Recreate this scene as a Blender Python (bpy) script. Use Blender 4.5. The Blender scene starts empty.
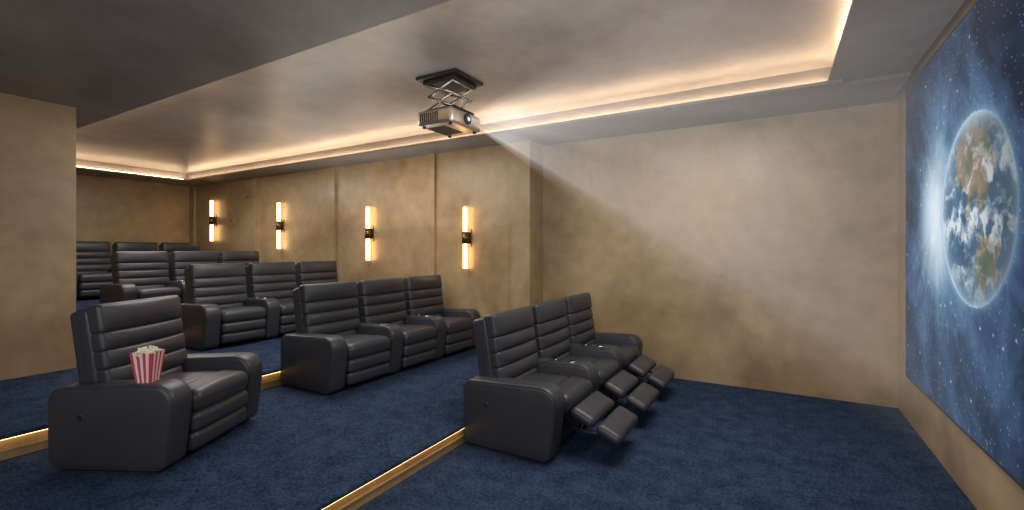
import bpy, bmesh, math, random
from mathutils import Vector, Matrix, noise
random.seed(7)
S = bpy.context.scene
COL = S.collection

# ------------------------------------------------------------------ materials
def new_mat(name):
    m = bpy.data.materials.new(name); m.use_nodes = True
    nt = m.node_tree
    return m, nt, nt.nodes["Principled BSDF"]

def plain(name, col, rough=0.5, metal=0.0):
    m, nt, b = new_mat(name)
    b.inputs["Base Color"].default_value = (*col, 1)
    b.inputs["Roughness"].default_value = rough
    b.inputs["Metallic"].default_value = metal
    n = nt.nodes.new("ShaderNodeTexNoise"); n.inputs["Scale"].default_value = 60
    bp = nt.nodes.new("ShaderNodeBump"); bp.inputs["Strength"].default_value = 0.03
    nt.links.new(n.outputs["Fac"], bp.inputs["Height"]); nt.links.new(bp.outputs["Normal"], b.inputs["Normal"])
    return m

def emit(name, col, s):
    m = bpy.data.materials.new(name); m.use_nodes = True
    nt = m.node_tree; nt.nodes.clear()
    e = nt.nodes.new("ShaderNodeEmission"); o = nt.nodes.new("ShaderNodeOutputMaterial")
    e.inputs[0].default_value = (*col, 1); e.inputs[1].default_value = s
    nt.links.new(e.outputs[0], o.inputs[0]); return m

def plaster(name, c1, c2, rough, scale=1.3, rvar=0.15, bump=0.12, coat=0.0, dist=0.5, detail=9, n2f=0.35):
    m, nt, b = new_mat(name)
    N = nt.nodes.new; L = nt.links.new
    tc = N("ShaderNodeTexCoord")
    n1 = N("ShaderNodeTexNoise"); n1.inputs["Scale"].default_value = scale; n1.inputs["Detail"].default_value = detail
    n1.inputs["Roughness"].default_value = 0.6; n1.inputs["Distortion"].default_value = dist
    n2 = N("ShaderNodeTexNoise"); n2.inputs["Scale"].default_value = scale*7; n2.inputs["Detail"].default_value = 7
    for n in (n1, n2): L(tc.outputs["Object"], n.inputs["Vector"])
    mx = N("ShaderNodeMath"); mx.operation = 'MULTIPLY_ADD'; mx.inputs[1].default_value = n2f
    L(n2.outputs["Fac"], mx.inputs[0]); L(n1.outputs["Fac"], mx.inputs[2])
    cr = N("ShaderNodeValToRGB"); cr.color_ramp.elements[0].position = 0.29+n2f*0.5; cr.color_ramp.elements[1].position = 0.73+n2f*0.5
    cr.color_ramp.elements[0].color = (*c1, 1); cr.color_ramp.elements[1].color = (*c2, 1)
    L(mx.outputs[0], cr.inputs[0]); L(cr.outputs[0], b.inputs["Base Color"])
    if rvar > 0:
        mr = N("ShaderNodeMapRange"); mr.inputs["From Min"].default_value = 0.3; mr.inputs["From Max"].default_value = 0.7
        mr.inputs["To Min"].default_value = rough-rvar; mr.inputs["To Max"].default_value = rough+rvar
        L(n1.outputs["Fac"], mr.inputs["Value"]); L(mr.outputs[0], b.inputs["Roughness"])
    else:
        b.inputs["Roughness"].default_value = rough
    if bump > 0:
        bp = N("ShaderNodeBump"); bp.inputs["Strength"].default_value = bump; bp.inputs["Distance"].default_value = 0.02
        L(mx.outputs[0], bp.inputs["Height"]); L(bp.outputs["Normal"], b.inputs["Normal"])
    b.inputs["Specular IOR Level"].default_value = 0.5+coat
    return m

M_wall = plaster("tan_plaster", (0.255, 0.170, 0.086), (0.47, 0.340, 0.190), 0.40, 0.9, bump=0.16, coat=0.35)
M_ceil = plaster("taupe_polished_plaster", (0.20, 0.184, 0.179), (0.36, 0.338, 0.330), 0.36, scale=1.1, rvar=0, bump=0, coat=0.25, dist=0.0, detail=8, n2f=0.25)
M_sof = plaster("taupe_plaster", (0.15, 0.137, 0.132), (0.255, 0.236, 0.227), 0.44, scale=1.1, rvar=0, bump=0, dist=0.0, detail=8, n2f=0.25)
M_riser = plaster("riser_gold_plaster", (0.34, 0.22, 0.10), (0.50, 0.34, 0.17), 0.45, scale=5)

def carpet():
    m, nt, b = new_mat("navy_carpet"); N = nt.nodes.new; L = nt.links.new
    tc = N("ShaderNodeTexCoord")
    n1 = N("ShaderNodeTexNoise"); n1.inputs["Scale"].default_value = 48; n1.inputs["Detail"].default_value = 8; n1.inputs["Roughness"].default_value = 0.8
    n2 = N("ShaderNodeTexNoise"); n2.inputs["Scale"].default_value = 6; n2.inputs["Detail"].default_value = 8; n2.inputs["Roughness"].default_value = 0.75
    for n in (n1, n2): L(tc.outputs["Object"], n.inputs["Vector"])
    a = N("ShaderNodeMath"); a.operation = 'MULTIPLY_ADD'; a.inputs[1].default_value = 0.6
    L(n2.outputs["Fac"], a.inputs[0]); L(n1.outputs["Fac"], a.inputs[2])
    cr = N("ShaderNodeValToRGB"); cr.color_ramp.elements[0].position = 0.66; cr.color_ramp.elements[1].position = 0.94
    cr.color_ramp.elements[0].color = (0.008, 0.018, 0.048, 1); cr.color_ramp.elements[1].color = (0.048, 0.078, 0.148, 1)
    L(a.outputs[0], cr.inputs[0]); L(cr.outputs[0], b.inputs["Base Color"])
    b.inputs["Roughness"].default_value = 0.95
    b.inputs["Specular IOR Level"].default_value = 0.1
    bp = N("ShaderNodeBump"); bp.inputs["Strength"].default_value = 0.7; bp.inputs["Distance"].default_value = 0.015
    L(n1.outputs["Fac"], bp.inputs["Height"]); L(bp.outputs["Normal"], b.inputs["Normal"])
    return m
M_carpet = carpet()

def leather():
    m, nt, b = new_mat("charcoal_leather"); N = nt.nodes.new; L = nt.links.new
    tc = N("ShaderNodeTexCoord")
    v = N("ShaderNodeTexVoronoi"); v.inputs["Scale"].default_value = 160
    n = N("ShaderNodeTexNoise"); n.inputs["Scale"].default_value = 6; n.inputs["Detail"].default_value = 3
    for q in (v, n): L(tc.outputs["Object"], q.inputs["Vector"])
    cr = N("ShaderNodeValToRGB")
    cr.color_ramp.elements[0].color = (0.031, 0.033, 0.042, 1); cr.color_ramp.elements[1].color = (0.043, 0.045, 0.056, 1)
    L(n.outputs["Fac"], cr.inputs[0]); L(cr.outputs[0], b.inputs["Base Color"])
    b.inputs["Roughness"].default_value = 0.43
    b1 = N("ShaderNodeBump"); b1.inputs["Strength"].default_value = 0.10; b1.inputs["Distance"].default_value = 0.03
    L(n.outputs["Fac"], b1.inputs["Height"])
    b2 = N("ShaderNodeBump"); b2.inputs["Strength"].default_value = 0.06; b2.inputs["Distance"].default_value = 0.002
    L(v.outputs["Distance"], b2.inputs["Height"]); L(b1.outputs["Normal"], b2.inputs["Normal"])
    L(b2.outputs["Normal"], b.inputs["Normal"])
    return m
M_leather = leather()
M_black = plain("black_plastic", (0.012, 0.012, 0.013), 0.45)
M_steel = plain("brushed_steel", (0.55, 0.55, 0.56), 0.25, 1)
M_bronze = plain("aged_bronze", (0.20, 0.13, 0.06), 0.38, 1)
M_projbody = plain("champagne_metal", (0.60, 0.55, 0.50), 0.28, 0.85)
M_lens = plain("lens_glass", (0.02, 0.03, 0.05), 0.05)
M_cove = emit("cove_led", (1.0, 0.68, 0.40), 36)
M_step = emit("step_led", (1.0, 0.60, 0.26), 5.5)
M_tube = emit("sconce_glass_lit", (1.0, 0.62, 0.26), 8)
M_lenslit = emit("lens_lit", (0.85, 0.93, 1.0), 1.2)
M_red = plain("carton_red", (0.60, 0.05, 0.08), 0.5)
M_white = plain("carton_white", (0.80, 0.70, 0.69), 0.5)
M_corn = plain("popcorn_white", (0.80, 0.74, 0.56), 0.8)

# ------------------------------------------------------------------ mesh helpers
def finish(bm, name, mats, smooth=False, loc=(0, 0, 0), rotz=0, parent=None):
    bmesh.ops.recalc_face_normals(bm, faces=bm.faces)
    me = bpy.data.meshes.new(name); bm.to_mesh(me); bm.free()
    for m in mats: me.materials.append(m)
    if smooth:
        for p in me.polygons: p.use_smooth = True
    return put(me, name, loc, rotz, parent)

def put(me, name, loc=(0, 0, 0), rotz=0, parent=None):
    o = bpy.data.objects.new(name, me); COL.objects.link(o)
    o.location = loc; o.rotation_euler = (0, 0, rotz)
    if parent: o.parent = parent
    return o

def box(bm, x0, x1, y0, y1, z0, z1, mi=0, M=None):
    vs = [bm.verts.new((x, y, z)) for x in (x0, x1) for y in (y0, y1) for z in (z0, z1)]
    if M:
        for v in vs: v.co = M @ v.co
    for f in ((0, 1, 3, 2), (4, 6, 7, 5), (0, 4, 5, 1), (2, 3, 7, 6), (0, 2, 6, 4), (1, 5, 7, 3)):
        F = bm.faces.new([vs[i] for i in f]); F.material_index = mi

def rbox(bm, c, s, r, puff=None, mi=0, M=None, m=6, sag=None):
    """rounded, optionally puffed box. puff=(axis, amount)"""
    h = [v/2 for v in s]; r = min(r, min(h)*0.98)
    ax = []
    for a in range(3):
        inn = h[a]-r
        l = [-h[a], -inn-r*0.6, -inn-r*0.27]
        l += [-inn+2*inn*k/m for k in range(m+1)] if inn > 1e-4 else [0.0]
        l += [inn+r*0.27, inn+r*0.6, h[a]]
        ax.append(l)
    n = [len(l)-1 for l in ax]
    V = {}
    def gv(i, j, k):
        key = (i, j, k)
        if key in V: return V[key]
        p = Vector((ax[0][i], ax[1][j], ax[2][k]))
        q = Vector([max(-(h[a]-r), min(h[a]-r, p[a])) for a in range(3)])
        d = (p-q)
        co = q + d.normalized()*r if d.length > 1e-9 else p
        if puff:
            a = puff[0]; o = [b for b in range(3) if b != a]
            u, v = co[o[0]]/h[o[0]], co[o[1]]/h[o[1]]
            co[a] += puff[1]*(co[a]/h[a])*max(0, 1-u**4)*max(0, 1-v**2)
        co += Vector(c)
        if M: co = M @ co
        V[key] = bm.verts.new(co); return V[key]
    def face(l):
        F = bm.faces.new(l); F.material_index = mi; F.smooth = True
    for k in (0, n[2]):
        for i in range(n[0]):
            for j in range(n[1]): face([gv(i, j, k), gv(i+1, j, k), gv(i+1, j+1, k), gv(i, j+1, k)])
    for j in (0, n[1]):
        for i in range(n[0]):
            for k in range(n[2]): face([gv(i, j, k), gv(i+1, j, k), gv(i+1, j, k+1), gv(i, j, k+1)])
    for i in (0, n[0]):
        for j in range(n[1]):
            for k in range(n[2]): face([gv(i, j, k), gv(i, j+1, k), gv(i, j+1, k+1), gv(i, j, k+1)])

def roundpoly(pts, seg=9):
    out = []; n = len(pts)
    for i, (x, y, r) in enumerate(pts):
        p = Vector((x, y)); a = Vector(pts[i-1][:2]); b = Vector(pts[(i+1) % n][:2])
        p0 = p+(a-p).normalized()*r; p1 = p+(b-p).normalized()*r
        w = 0.8
        for k in range(seg+1):
            t = k/seg
            a0, a1, a2 = (1-t)**2, 2*t*(1-t)*w, t*t
            out.append((p0*a0+p*a1+p1*a2)/(a0+a1+a2))
        nx = Vector(pts[(i+1) % n][:2]); rn = pts[(i+1) % n][2]
        q1 = nx+(p-nx).normalized()*rn
        for k in range(1, 6): out.append(p1.lerp(q1, k/6))
    return out

def polyoff(P, d):
    out = []; n = len(P)
    for i in range(n):
        e1 = (P[i]-P[i-1]).normalized(); e2 = (P[(i+1) % n]-P[i]).normalized()
        nn = Vector((-e1.y-e2.y, e1.x+e2.x)).normalized()
        out.append(P[i]+nn*d)
    return out

def tube(bm, pts, r, closed=False, seg=6, mi=0):
    rings = []; n = len(pts)
    for i, p in enumerate(pts):
        a = pts[i-1] if (i > 0 or closed) else p
        b = pts[(i+1) % n] if (i < n-1 or closed) else p
        t = (Vector(b)-Vector(a)).normalized()
        up = Vector((0, 1, 0)) if abs(t.y) < 0.9 else Vector((1, 0, 0))
        s = t.cross(up).normalized(); u = s.cross(t)
        rings.append([bm.verts.new(Vector(p)+s*r*math.cos(2*math.pi*k/seg)+u*r*math.sin(2*math.pi*k/seg)) for k in range(seg)])
    for i in range(n if closed else n-1):
        A = rings[i]; B = rings[(i+1) % n]
        for k in range(seg):
            F = bm.faces.new([A[k], A[(k+1) % seg], B[(k+1) % seg], B[k]]); F.smooth = True; F.material_index = mi
    if not closed:
        for R in (rings[0], rings[-1]):
            F = bm.faces.new(R); F.material_index = mi

def slab(bm, prof, y0, y1, r, mi=0, piping=True, bulge=0.006):
    K = 4; loops = []
    for k in range(K+1):
        th = math.pi/2*k/K
        loops.append((r*(1-math.sin(th)), y0+r*(1-math.cos(th))))
    loops += [(a, y1-(b-y0)) for a, b in reversed(loops)]
    xs = [p.x for p in prof]; zs = [p.y for p in prof]
    c = Vector(((min(xs)+max(xs))/2, (min(zs)+max(zs))/2))
    rings = []
    inner = polyoff(prof, r)
    for f, yy in ((0.35, y0-bulge), (0.7, y0-bulge*0.7)):
        rings.append([bm.verts.new((c.x+(p.x-c.x)*f, yy, c.y+(p.y-c.y)*f)) for p in inner])
    for ins, y in loops:
        rings.append([bm.verts.new((p.x, y, p.y)) for p in polyoff(prof, ins)])
    for f, yy in ((0.7, y1+bulge*0.7), (0.35, y1+bulge)):
        rings.append([bm.verts.new((c.x+(p.x-c.x)*f, yy, c.y+(p.y-c.y)*f)) for p in inner])
    n = len(prof)
    for A, B in zip(rings[:-1], rings[1:]):
        for k in range(n):
            F = bm.faces.new([A[k], A[(k+1) % n], B[(k+1) % n], B[k]]); F.smooth = True; F.material_index = mi
    for R, yy in ((rings[0], y0-bulge*1.1), (rings[-1], y1+bulge*1.1)):
        cv_ = bm.verts.new((c.x, yy, c.y))
        for k in range(n):
            F = bm.faces.new([R[k], R[(k+1) % n], cv_]); F.material_index = mi; F.smooth = True
    if piping:
        for y in (y0+r*0.3, y1-r*0.3):
            P = polyoff(prof, r*0.27)
            Q = []
            for p in P:
                if not Q or (p-Q[-1]).length > 0.004: Q.append(p)
            if (Q[0]-Q[-1]).length < 0.004: Q.pop()
            tube(bm, [(p.x, y, p.y) for p in Q], 0.0042, True, 6, mi)

def disc(bm, c, r, h, axis='z', seg=24, mi=0, M=None):
    A = []; B = []
    for k in range(seg):
        a = 2*math.pi*k/seg; x, y = r*math.cos(a), r*math.sin(a)
        if axis == 'z': p, q = (x, y, -h/2), (x, y, h/2)
        elif axis == 'y': p, q = (x, -h/2, y), (x, h/2, y)
        else: p, q = (-h/2, x, y), (h/2, x, y)
        p = Vector(p)+Vector(c); q = Vector(q)+Vector(c)
        if M: p = M @ p; q = M @ q
        A.append(bm.verts.new(p)); B.append(bm.verts.new(q))
    for k in range(seg):
        F = bm.faces.new([A[k], A[(k+1) % seg], B[(k+1) % seg], B[k]]); F.material_index = mi; F.smooth = True
    for R in (A, B):
        F = bm.faces.new(R); F.material_index = mi

# ------------------------------------------------------------------ room constants
XS = 1.08; YW = 5.94; YR = 5.53; YB = 5.58; XB = -12.05; YN = -1.2; ZS = 3.11; ZC = 3.30
XP = -2.91
STEPX = [-2.25, -4.56, -6.88, -9.18]
Z = [0.0, 0.17, 0.35, 0.52, 0.70]
XBLK = -6.42; YBLK = 1.87

bm = bmesh.new()
edges = [XS]+STEPX+[XB]
for i in range(5):
    xa, xb = edges[i+1], edges[i]
    y0 = YN if xb > XBLK else YBLK
    if i == 1:
        box(bm, xa, XP, YN, YR+0.05, -0.15, Z[i]); box(bm, XP, xb, YN, YW, -0.15, Z[i])
    elif i == 2:
        box(bm, XBLK, xb, YN, YB, -0.15, Z[i]); box(bm, xa, XBLK, YBLK, YB, -0.15, Z[i])
    else:
        box(bm, xa, xb, y0, YW if i == 0 else YB, -0.15, Z[i])
    if i > 0:
        ylim = YW if i == 1 else YR
        rbox(bm, (xb+0.01, (y0+ylim)/2, Z[i]-0.0155), (0.08, ylim-y0, 0.035), 0.014, m=2)
finish(bm, "floor", [M_carpet])
for i in range(4):
    y0 = YN if STEPX[i] > XBLK else YBLK
    y1 = YW if i == 0 else YR
    bm = bmesh.new(); x = STEPX[i]
    box(bm, x, x+0.012, y0, y1, Z[i], Z[i+1]-0.034)
    box(bm, x+0.012, x+0.022, y0, y1, Z[i]+0.055, Z[i]+0.068)
    tr = finish(bm, "trim_%d" % (i+1), [M_riser])
    bm = bmesh.new()
    box(bm, x+0.024, x+0.038, y0+0.02, y1-0.02, Z[i+1]-0.0365, Z[i+1]-0.0335)
    finish(bm, "step_led_strip", [M_step], parent=tr)

def wall(name, *b, mat=M_wall):
    bm = bmesh.new()
    for q in b: box(bm, *q)
    return finish(bm, name, [mat])
wall("wall_screen", (XS, XS+0.15, YN-0.15, YW+0.15, -0.15, 3.6))
wall("wall_side_front", (XP, XS, YW, YW+0.15, -0.15, 3.6))
pil = [(-3.21, XP)]+[(x-0.07, x+0.07) for x in (-4.66, -6.98, -9.40)]+[(XB, XB+0.2)]
wall("wall_side_rear", (XB, XP-0.02, YB, YW+0.15, -0.15, 3.6), *[(a, b, YR, YB+0.02 if a < -3.3 else YW+0.15, -0.1, 3.55) for a, b in pil])
wall("wall_back", (XB-0.15, XB, YBLK-0.15, YW+0.15, -0.15, 3.6))
wall("wall_left", (XB-0.15, XBLK, YN-0.15, YBLK, -0.15, 3.6))
wall("wall_near", (XBLK, XS+0.15, YN-0.15, YN, -0.15, 3.6))

TX0, TX1, TY0, TY1 = -11.15, 0.42, 2.20, 5.02
cv = 0.11
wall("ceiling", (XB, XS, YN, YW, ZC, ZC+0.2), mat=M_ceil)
LZ = 0.03; FD = 0.03
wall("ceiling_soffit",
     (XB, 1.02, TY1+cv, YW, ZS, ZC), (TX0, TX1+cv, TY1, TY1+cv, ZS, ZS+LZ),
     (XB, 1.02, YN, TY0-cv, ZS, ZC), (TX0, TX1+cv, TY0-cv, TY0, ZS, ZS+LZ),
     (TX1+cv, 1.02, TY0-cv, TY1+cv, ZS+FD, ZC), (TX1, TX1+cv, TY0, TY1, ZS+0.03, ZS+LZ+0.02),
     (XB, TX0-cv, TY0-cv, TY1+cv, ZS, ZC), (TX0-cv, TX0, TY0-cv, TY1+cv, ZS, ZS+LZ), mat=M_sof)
def led(x0, x1, y0, y1, z):
    bm = bmesh.new(); box(bm, x0, x1, y0, y1, z, z+0.008); finish(bm, "cove_led_strip", [M_cove])
led(TX0, TX1, TY1+0.065, TY1+0.09, ZS+LZ+0.001)
led(TX0, TX1, TY0-0.07, TY0-0.045, ZS+LZ+0.001)
led(TX1+0.065, TX1+0.09, TY0, TY1, ZS+LZ+0.021)
led(TX0-0.07, TX0-0.045, TY0, TY1, ZS+LZ+0.001)

# ------------------------------------------------------------------ recliner
ARM = roundpoly([(0.0, 0.02, 0.055), (0.79, 0.02, 0.055), (0.862, 0.578, 0.17), (0.0, 0.54, 0.09)])
PW = 0.79
def recliner(name, far_arm, reclined, cup):
    bm = bmesh.new()
    arms = [0.0]+([PW] if far_arm else [])
    for y in arms:
        slab(bm, ARM, y+0.006, y+0.194, 0.032)
        box(bm, 0.06, 0.72, y+0.04, y+0.16, 0.0, 0.03, 1)
    if cup:
        y = 0.1; zt = 0.567
        R = Matrix.Translation((0.60, y, zt-0.001)) @ Matrix.Rotation(-0.05, 4, 'Y')
        disc(bm, (0, 0, 0), 0.047, 0.012, 'z', 28, 2, R)
        disc(bm, (0, 0, 0.004), 0.040, 0.010, 'z', 28, 1, R)
        R2 = Matrix.Translation((0.44, y, zt-0.009)) @ Matrix.Rotation(-0.05, 4, 'Y')
        rbox(bm, (0, 0, 0), (0.10, 0.08, 0.016), 0.007, None, 1, R2, m=2)
        disc(bm, (0.0, 0, 0.008), 0.016, 0.006, 'z', 16, 2, R2)
    if not cup:
        disc(bm, (0.23, -0.001, 0.36), 0.013, 0.014, 'y', 20, 1)
        tube(bm, [(0.23+0.021*math.cos(a*math.pi/10), 0.0015, 0.36+0.021*math.sin(a*math.pi/10)) for a in range(20)], 0.006, True, 6, 0)
    ys = 0.2+0.295
    rbox(bm, (0.44, ys, 0.20), (0.62, 0.575, 0.30), 0.03, None, 0, None, m=2)
    T = Matrix.Translation((0.43, ys, 0.385)) @ Matrix.Rotation(-0.05, 4, 'Y')
    rbox(bm, (0, 0, 0), (0.42, 0.588, 0.14), 0.045, (2, 0.022), 0, T)
    T = Matrix.Translation((0.74, ys, 0.397)) @ Matrix.Rotation(0.05, 4, 'Y')
    rbox(bm, (0, 0, 0), (0.235, 0.588, 0.15), 0.06, (2, 0.016), 0, T)
    if reclined:
        T = Matrix.Translation((0.955, ys, 0.315)) @ Matrix.Rotation(0.42, 4, 'Y')
        rbox(bm, (0, 0, 0), (0.205, 0.54, 0.08), 0.038, (2, 0.016), 0, T)
        T = Matrix.Translation((1.16, ys, 0.222)) @ Matrix.Rotation(0.42, 4, 'Y')
        rbox(bm, (0, 0, 0), (0.20, 0.54, 0.08), 0.038, (2, 0.016), 0, T)
        for yy in (ys-0.2, ys+0.2):
            tube(bm, [(0.70, yy, 0.22), (0.92, yy, 0.20), (1.14, yy, 0.19)], 0.011, False, 8, 1)
            tube(bm, [(0.70, yy, 0.30), (0.92, yy, 0.20), (0.96, yy, 0.28)], 0.011, False, 8, 1)
    else:
        rbox(bm, (0.80, ys, 0.255), (0.095, 0.575, 0.135), 0.04, (0, 0.012), 0)
        rbox(bm, (0.79, ys, 0.125), (0.09, 0.575, 0.135), 0.04, (0, 0.012), 0)
    T = Matrix.Translation((0.20, ys, 0.34)) @ Matrix.Rotation(-0.155, 4, 'Y')
    rbox(bm, (-0.055, 0, 0.33), (0.11, 0.70, 0.72), 0.035, None, 0, T, m=4)
    rbox(bm, (0.0, 0, 0.345), (0.10, 0.716, 0.70), 0.03, None, 0, T, m=4)
    hs = [0.115, 0.125, 0.125, 0.125, 0.185]; z = 0.035
    for i, h in enumerate(hs):
        w = 0.57 if i == 0 else 0.705
        rbox(bm, (0.062 if i < 4 else 0.070, 0, z+h/2), (0.115, w, h+0.012), 0.028, (0, 0.026), 0, T)
        z += h
    rbox(bm, (0.085, ys, 0.24), (0.10, 0.57, 0.42), 0.03, None, 0, None, m=3)
    bmesh.ops.recalc_face_normals(bm, faces=bm.faces)
    me = bpy.data.meshes.new(name); bm.to_mesh(me); bm.free()
    for m in (M_leather, M_black, M_steel): me.materials.append(m)
    return me
NM = "theater_recliner_chair"
V = {}
for rec in (0, 1):
    for pos in (0, 1, 2):
        V[(rec, pos)] = recliner(NM, pos == 2, rec, pos > 0)
V['single'] = recliner(NM, True, 0, False)
CL = 0.85
fronts = [-1.38, -3.68, -6.00, -8.30, -10.6]
y0s = [3.04, 2.93, 2.93, 2.93, 2.93]
for r in range(5):
    for p in range(3):
        put(V[(1 if r == 0 else 0, p)], NM, (fronts[r]-CL, y0s[r]+PW*p, Z[r]))
RA = math.radians(27)
SC = (-4.05, 1.03, Z[1])
put(V['single'], NM, SC, RA)

# ------------------------------------------------------------------ popcorn carton
bm = bmesh.new()
hb, ht, H = 0.045, 0.067, 0.19
NS = 7
for side in range(4):
    R = Matrix.Rotation(side*math.pi/2, 4, 'Z')
    for k in range(NS):
        t0, t1 = k/NS*2-1, (k+1)/NS*2-1
        lo = [R @ Vector((t*hb, -hb, 0)) for t in (t0, t1)]
        hi = []
        for q in range(7):
            tt = t0+(t1-t0)*q/6
            hi.append(R @ Vector((tt*ht, -ht, H+0.010*math.sin(math.pi*q/6))))
        vs = [bm.verts.new(v) for v in [lo[0], lo[1]]+list(reversed(hi))]
        F = bm.faces.new(vs); F.material_index = k % 2
box(bm, -hb, hb, -hb, hb, 0.0, 0.004, 1)
box(bm, -ht+.008, ht-.008, -ht+.008, ht-.008, H-0.03, H-0.015, 2)
for i in range(110):
    a, b = random.uniform(-1, 1), random.uniform(-1, 1)
    d = max(0, 1-0.55*(a*a+b*b))
    c = Vector((a*ht*0.86, b*ht*0.86, H-0.015+0.05*d*random.uniform(0.6, 1)))
    for j in range(4):
        o = Vector([random.uniform(-0.008, 0.008) for _ in range(3)])
        g = bmesh.ops.create_icosphere(bm, subdivisions=1, radius=random.uniform(0.006, 0.010), matrix=Matrix.Translation(c+o))
        for v in g['verts']:
            for f in v.link_faces: f.material_index = 2; f.smooth = True
d1 = Vector((math.cos(RA), math.sin(RA))); d2 = Vector((-math.sin(RA), math.cos(RA)))
pp = Vector(SC[:2])+d1*0.60+d2*0.10
finish(bm, "popcorn_bucket", [M_red, M_white, M_corn], loc=(pp.x, pp.y, Z[1]+0.569), rotz=RA+0.15)

# ------------------------------------------------------------------ sconces
for x, zc in ((-3.98, 1.78), (-6.02, 1.88), (-8.52, 2.08), (-11.0, 2.26)):
    root = bpy.data.objects.new("wall_sconce", None); COL.objects.link(root); root.location = (x, YB, zc)
    bm = bmesh.new()
    rbox(bm, (0, -0.008, 0), (0.13, 0.016, 0.26), 0.006, None, 0, None, m=1)
    rbox(bm, (0, -0.045, 0), (0.06, 0.075, 0.10), 0.008, None, 0, None, m=1)
    disc(bm, (0, -0.075, 0), 0.050, 0.18, 'z', 24, 0)
    disc(bm, (0, -0.075, 0.463), 0.036, 0.012, 'z', 24, 0); disc(bm, (0, -0.075, -0.463), 0.036, 0.012, 'z', 24, 0)
    finish(bm, "bracket", [M_bronze], parent=root)
    bm = bmesh.new()
    disc(bm, (0, -0.075, 0.271), 0.033, 0.372, 'z', 24, 0); disc(bm, (0, -0.075, -0.271), 0.033, 0.372, 'z', 24, 0)
    finish(bm, "glass_tube", [M_tube], parent=root)

# ------------------------------------------------------------------ projector on scissor lift
root = bpy.data.objects.new("ceiling_projector", None); COL.objects.link(root); root.location = (-2.82, 3.64, ZC)
bm = bmesh.new()
rbox(bm, (0, 0, -0.015), (0.50, 0.46, 0.03), 0.008, None, 0, None, m=1)
rbox(bm, (0, 0, -0.05), (0.40, 0.36, 0.04), 0.008, None, 0, None, m=1)
rbox(bm, (0, 0, -0.325), (0.36, 0.34, 0.022), 0.006, None, 0, None, m=1)
finish(bm, "mount_plate", [M_black], parent=root)
bm = bmesh.new()
for yy in (-0.155, 0.155):
    for (a, b) in (((-0.15, -0.07), (0.15, -0.19)), ((0.15, -0.07), (-0.15, -0.19)), ((-0.15, -0.19), (0.15, -0.315)), ((0.15, -0.19), (-0.15, -0.315))):
        tube(bm, [(a[0], yy, a[1]), (b[0], yy, b[1])], 0.012, False, 8, 0)
for xx in (-0.15, 0.15):
    for zz in (-0.07, -0.19, -0.315):
        tube(bm, [(xx, -0.165, zz), (xx, 0.165, zz)], 0.009, False, 8, 0)
finish(bm, "scissor_arm", [M_steel], parent=root)
bm = bmesh.new()
rbox(bm, (0, 0, -0.42), (0.42, 0.50, 0.15), 0.03, None, 0, None, m=3)
for k in range(9):
    box(bm, -0.17+k*0.026, -0.158+k*0.026, -0.254, -0.248, -0.465, -0.38, 1)
    box(bm, -0.17+k*0.026, -0.158+k*0.026, -0.15, 0.15, -0.499, -0.493, 1)
for yy in (-0.2, 0.2):
    for xx in (-0.16, 0.16): disc(bm, (xx, yy, -0.50), 0.018, 0.02, 'z', 16, 1)
disc(bm, (0.212, 0.0, -0.42), 0.052, 0.03, 'x', 32, 1)
disc(bm, (0.226, 0.0, -0.42), 0.042, 0.008, 'x', 32, 2)
disc(bm, (0.230, 0.0, -0.42), 0.018, 0.006, 'x', 24, 3)
finish(bm, "projector_body", [M_projbody, M_black, M_lens, M_lenslit], parent=root)

# ------------------------------------------------------------------ screen
SY0, SY1, SZ0, SZ1 = 1.89, 5.39, 0.463, 3.06
sx = XS-0.045
bm = bmesh.new()
box(bm, sx+0.003, XS-0.001, SY0-0.02, SY1+0.02, SZ0-0.02, SZ1+0.02)
scr_root = finish(bm, "projection_screen", [M_black])
def lin(c): return tuple((max(0, v)/255/12.92 if v/255 <= 0.04045 else ((max(0, v)/255+0.055)/1.055)**2.4) for v in c)
def mixc(a, b, t):
    t = max(0, min(1, t)); return tuple(a[i]*(1-t)+b[i]*t for i in range(3))
NA = [(-.62,.62),(-.45,.78),(-.2,.88),(.1,.9),(.35,.8),(.5,.62),(.42,.48),(.55,.35),(.38,.22),(.25,.05),(.32,-.05),(.22,-.02),(.12,.1),(-.05,.05),(.08,-.15),(.25,-.25),(.18,-.24),(-.05,-.1),(-.2,.1),(-.35,.3),(-.5,.42)]
SA = [(.18,-.22),(.42,-.2),(.62,-.34),(.72,-.42),(.62,-.6),(.48,-.68),(.38,-.82),(.26,-.93),(.2,-.8),(.2,-.6),(.08,-.42),(.1,-.3)]
GR = [(.4,.82),(.55,.74),(.66,.6),(.55,.62)]
def inside(P, x, y):
    c = False; n = len(P); j = n-1
    for i in range(n):
        if (P[i][1] > y) != (P[j][1] > y) and x < (P[j][0]-P[i][0])*(y-P[i][1])/(P[j][1]-P[i][1])+P[i][0]: c = not c
        j = i
    return c
ER = 0.585; EY, EZ = 3.765, 1.84
def fb(x, y, z, o=5): return noise.fractal(Vector((x, y, z)), 0.8, 2.1, o)
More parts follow.
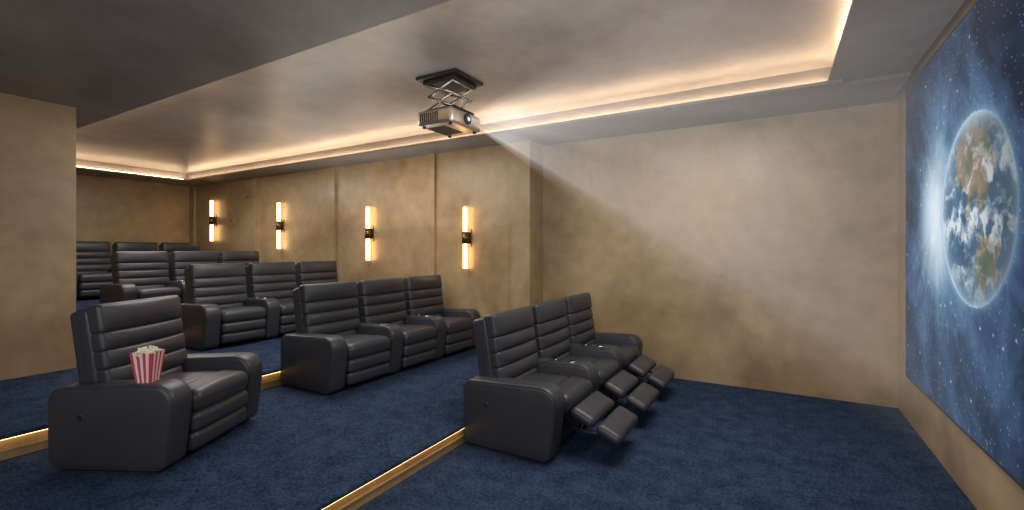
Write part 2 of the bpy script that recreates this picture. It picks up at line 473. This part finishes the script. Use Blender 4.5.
def pix(y, z):
    x = (EY-y)/ER; v = (z-EZ)/ER; d = math.hypot(x, v)
    n = fb(y*0.9, z*0.9, 1.3); n2 = fb(y*2.2+n, z*2.2+0.7*n, 7.7, 8)
    g = math.exp(-(((y-4.52)/0.45)**2+((z-1.84)/0.60)**2))
    g2 = math.exp(-(((y-4.25)/1.0)**2+((z-1.82)/1.05)**2))
    ang = math.atan2(z-1.84, y-4.5); rr = math.hypot(z-1.84, y-4.5)
    st = max(0, fb(math.cos(ang)*5, math.sin(ang)*5, 3.3, 4))*math.exp(-rr/0.7)
    c = mixc((10, 20, 42), (44, 74, 110), 0.28+0.55*n+0.5*n2+0.65*g2)
    c = mixc(c, (120, 156, 184), 0.70*g+0.45*max(-0.2, n2+0.15)*g2+0.25*g2+0.5*st)
    c = mixc(c, (222, 234, 241), (g-0.28)*1.35+0.15*n2)
    if d > 1:
        h = math.exp(-(d-1)/0.06)
        c = mixc(c, (150, 185, 210), 0.5*h)
        if d > 1.04:
            if random.random() < 0.016: c = mixc(c, (190, 210, 235), random.uniform(0.1, 0.6))
        return c
    sz = math.sqrt(max(0, 1-d*d))
    wx = x+0.22*fb(x*3, v*3, 2.2, 7); wy = v+0.22*fb(x*3+9, v*3, 5.1, 7)
    oc = mixc((40, 68, 100), (84, 124, 154), 0.5+0.5*fb(x*2, v*2, 3))
    if inside(NA, wx, wy) or inside(SA, wx, wy) or inside(GR, wx, wy):
        t = 0.5+0.7*fb(x*4, v*4, 11, 6)
        oc = mixc((150, 130, 112), (88, 104, 84), t + (0.1 if v < 0.15 else -0.25))
    cl = fb(x*1.6+fb(x*2, v*2, 20)*1.3, v*3.0+0.8*fb(x*1.5, v*1.5, 41), 31, 9)
    cl2 = fb(x*6+cl, v*9, 55, 6)
    oc = mixc(oc, (216, 224, 230), max(0, cl+0.14+0.35*cl2)*1.25)
    if v > 0.8: oc = mixc(oc, (215, 225, 232), (v-0.8)*4)
    sh = 0.60+0.36*sz-0.20*x
    oc = tuple(k*sh for k in oc)
    oc = mixc(oc, (188, 212, 228), (1-sz)**1.8*(0.95-0.45*x))
    return oc
ny, nz = 420, 310
verts = []; cols = []
for i in range(ny+1):
    y = SY0+(SY1-SY0)*i/ny
    for j in range(nz+1):
        z = SZ0+(SZ1-SZ0)*j/nz
        verts.append((sx, y, z)); cols.append(lin(pix(y, z)))
for _ in range(80):
    i, j = random.randint(2, ny-2), random.randint(2, nz-2)
    y, z = verts[i*(nz+1)+j][1:]
    if math.hypot(y-EY, z-EZ) < ER+0.04: continue
    s_ = random.uniform(0.25, 0.8)
    for di, dj, w in ((0, 0, 1), (1, 0, .4), (-1, 0, .4), (0, 1, .4), (0, -1, .4)):
        k = (i+di)*(nz+1)+j+dj; cols[k] = tuple(min(1, a+w*s_) for a in cols[k])
faces = [(i*(nz+1)+j, (i+1)*(nz+1)+j, (i+1)*(nz+1)+j+1, i*(nz+1)+j+1) for i in range(ny) for j in range(nz)]
me = bpy.data.meshes.new("screen_image"); me.from_pydata(verts, [], faces)
at = me.color_attributes.new("image", 'FLOAT_COLOR', 'POINT')
flat = []
for c in cols: flat += [c[0], c[1], c[2], 1.0]
at.data.foreach_set("color", flat)
m = bpy.data.materials.new("projected_space_image"); m.use_nodes = True
nt = m.node_tree; nt.nodes.clear()
o = nt.nodes.new("ShaderNodeOutputMaterial"); e = nt.nodes.new("ShaderNodeEmission"); a = nt.nodes.new("ShaderNodeVertexColor")
a.layer_name = "image"; e.inputs[1].default_value = 1.0
nt.links.new(a.outputs[0], e.inputs[0]); nt.links.new(e.outputs[0], o.inputs[0])
me.materials.append(m)
so = put(me, "screen_image"); so.parent = scr_root

# projector light beam: self-glowing volume imitating lit haze, streaky rays fanning out of the lens
L0 = Vector((-2.58, 3.64, ZC-0.42))
bm = bmesh.new()
a = [bm.verts.new(L0+Vector((0, dy, dz))) for dy, dz in ((-.03, -.03), (.03, -.03), (.03, .03), (-.03, .03))]
b = [bm.verts.new((sx-0.02, y, z)) for y, z in ((SY0, SZ0), (SY1, SZ0), (SY1, SZ1-0.01), (SY0, SZ1-0.01))]
bm.faces.new(a); bm.faces.new(b)
for k in range(4): bm.faces.new([a[k], a[(k+1) % 4], b[(k+1) % 4], b[k]])
m = bpy.data.materials.new("glowing_beam_volume"); m.use_nodes = True; nt = m.node_tree; nt.nodes.clear()
N = nt.nodes.new; L = nt.links.new
o = N("ShaderNodeOutputMaterial"); e = N("ShaderNodeEmission"); tc = N("ShaderNodeNewGeometry")
sub = N("ShaderNodeVectorMath"); sub.operation = 'SUBTRACT'; sub.inputs[1].default_value = L0
ln = N("ShaderNodeVectorMath"); ln.operation = 'LENGTH'
nm = N("ShaderNodeVectorMath"); nm.operation = 'NORMALIZE'
L(tc.outputs["Position"], sub.inputs[0]); L(sub.outputs[0], ln.inputs[0]); L(sub.outputs[0], nm.inputs[0])
ns = N("ShaderNodeTexNoise"); ns.inputs["Scale"].default_value = 6; ns.inputs["Detail"].default_value = 3
L(nm.outputs[0], ns.inputs["Vector"])
mr = N("ShaderNodeMapRange"); mr.inputs["From Min"].default_value = 0.36; mr.inputs["From Max"].default_value = 0.68
mr.inputs["To Min"].default_value = 0.45; mr.inputs["To Max"].default_value = 1.6
L(ns.outputs["Fac"], mr.inputs["Value"])
p = N("ShaderNodeMath"); p.operation = 'POWER'; p.inputs[1].default_value = -1.8
L(ln.outputs["Value"], p.inputs[0])
q = N("ShaderNodeMath"); q.operation = 'MULTIPLY'; q.inputs[1].default_value = 0.27
L(p.outputs[0], q.inputs[0])
q2 = N("ShaderNodeMath"); q2.operation = 'MINIMUM'; q2.inputs[1].default_value = 1.0
L(q.outputs[0], q2.inputs[0])
q3 = N("ShaderNodeMath"); q3.operation = 'MULTIPLY'
L(q2.outputs[0], q3.inputs[0]); L(mr.outputs[0], q3.inputs[1]); L(q3.outputs[0], e.inputs[1])
e.inputs[0].default_value = (1.0, 0.97, 0.95, 1); L(e.outputs[0], o.inputs["Volume"])
beam = finish(bm, "projector_light_beam", [m])

# ------------------------------------------------------------------ lights
def area(name, loc, rot, sx_, sy_, w, col=(1, 0.93, 0.85)):
    l = bpy.data.lights.new(name, 'AREA'); l.shape = 'RECTANGLE'; l.size = sx_; l.size_y = sy_; l.energy = w; l.color = col
    o = bpy.data.objects.new(name, l); COL.objects.link(o); o.location = loc; o.rotation_euler = rot
area("ceiling_fill", (-0.8, 3.6, 3.08), (0, 0, 0), 1.6, 1.6, 62)  # added soft fill lamps below the tray, no fixtures, spaced along the room
area("ceiling_fill", (-4.8, 3.6, 3.08), (0, 0, 0), 1.6, 1.6, 62)
area("ceiling_fill", (-8.6, 3.6, 3.08), (0, 0, 0), 1.6, 1.6, 62)
area("camera_side_fill", (-1.5, -0.9, 2.0), (math.radians(90), 0, math.radians(10)), 5.0, 1.6, 76, (0.98, 0.97, 1.0))  # added unseen fill from behind the camera, no such lamp in the room
area("upward_fill", (-5.4, 4.4, 1.9), (math.pi, 0, 0), 3.0, 0.6, 28)  # added upward fills without fixtures, to brighten the ceiling
area("upward_fill", (-1.0, 3.2, 1.7), (math.pi, 0, 0), 2.5, 2.0, 22)
w = bpy.data.worlds.new("World"); S.world = w; w.use_nodes = True
w.node_tree.nodes["Background"].inputs[0].default_value = (0.5, 0.5, 0.55, 1)
w.node_tree.nodes["Background"].inputs[1].default_value = 0.2

# ------------------------------------------------------------------ camera
cd = bpy.data.cameras.new("camera"); cd.lens = 16; cd.sensor_width = 36; cd.shift_y = -5/1024
co = bpy.data.objects.new("camera", cd); COL.objects.link(co)
co.location = (0, 0, 1.6); co.rotation_euler = (math.radians(90), 0, math.radians(30))
S.camera = co
S.view_settings.view_transform = 'Standard'
S.view_settings.look = 'None'
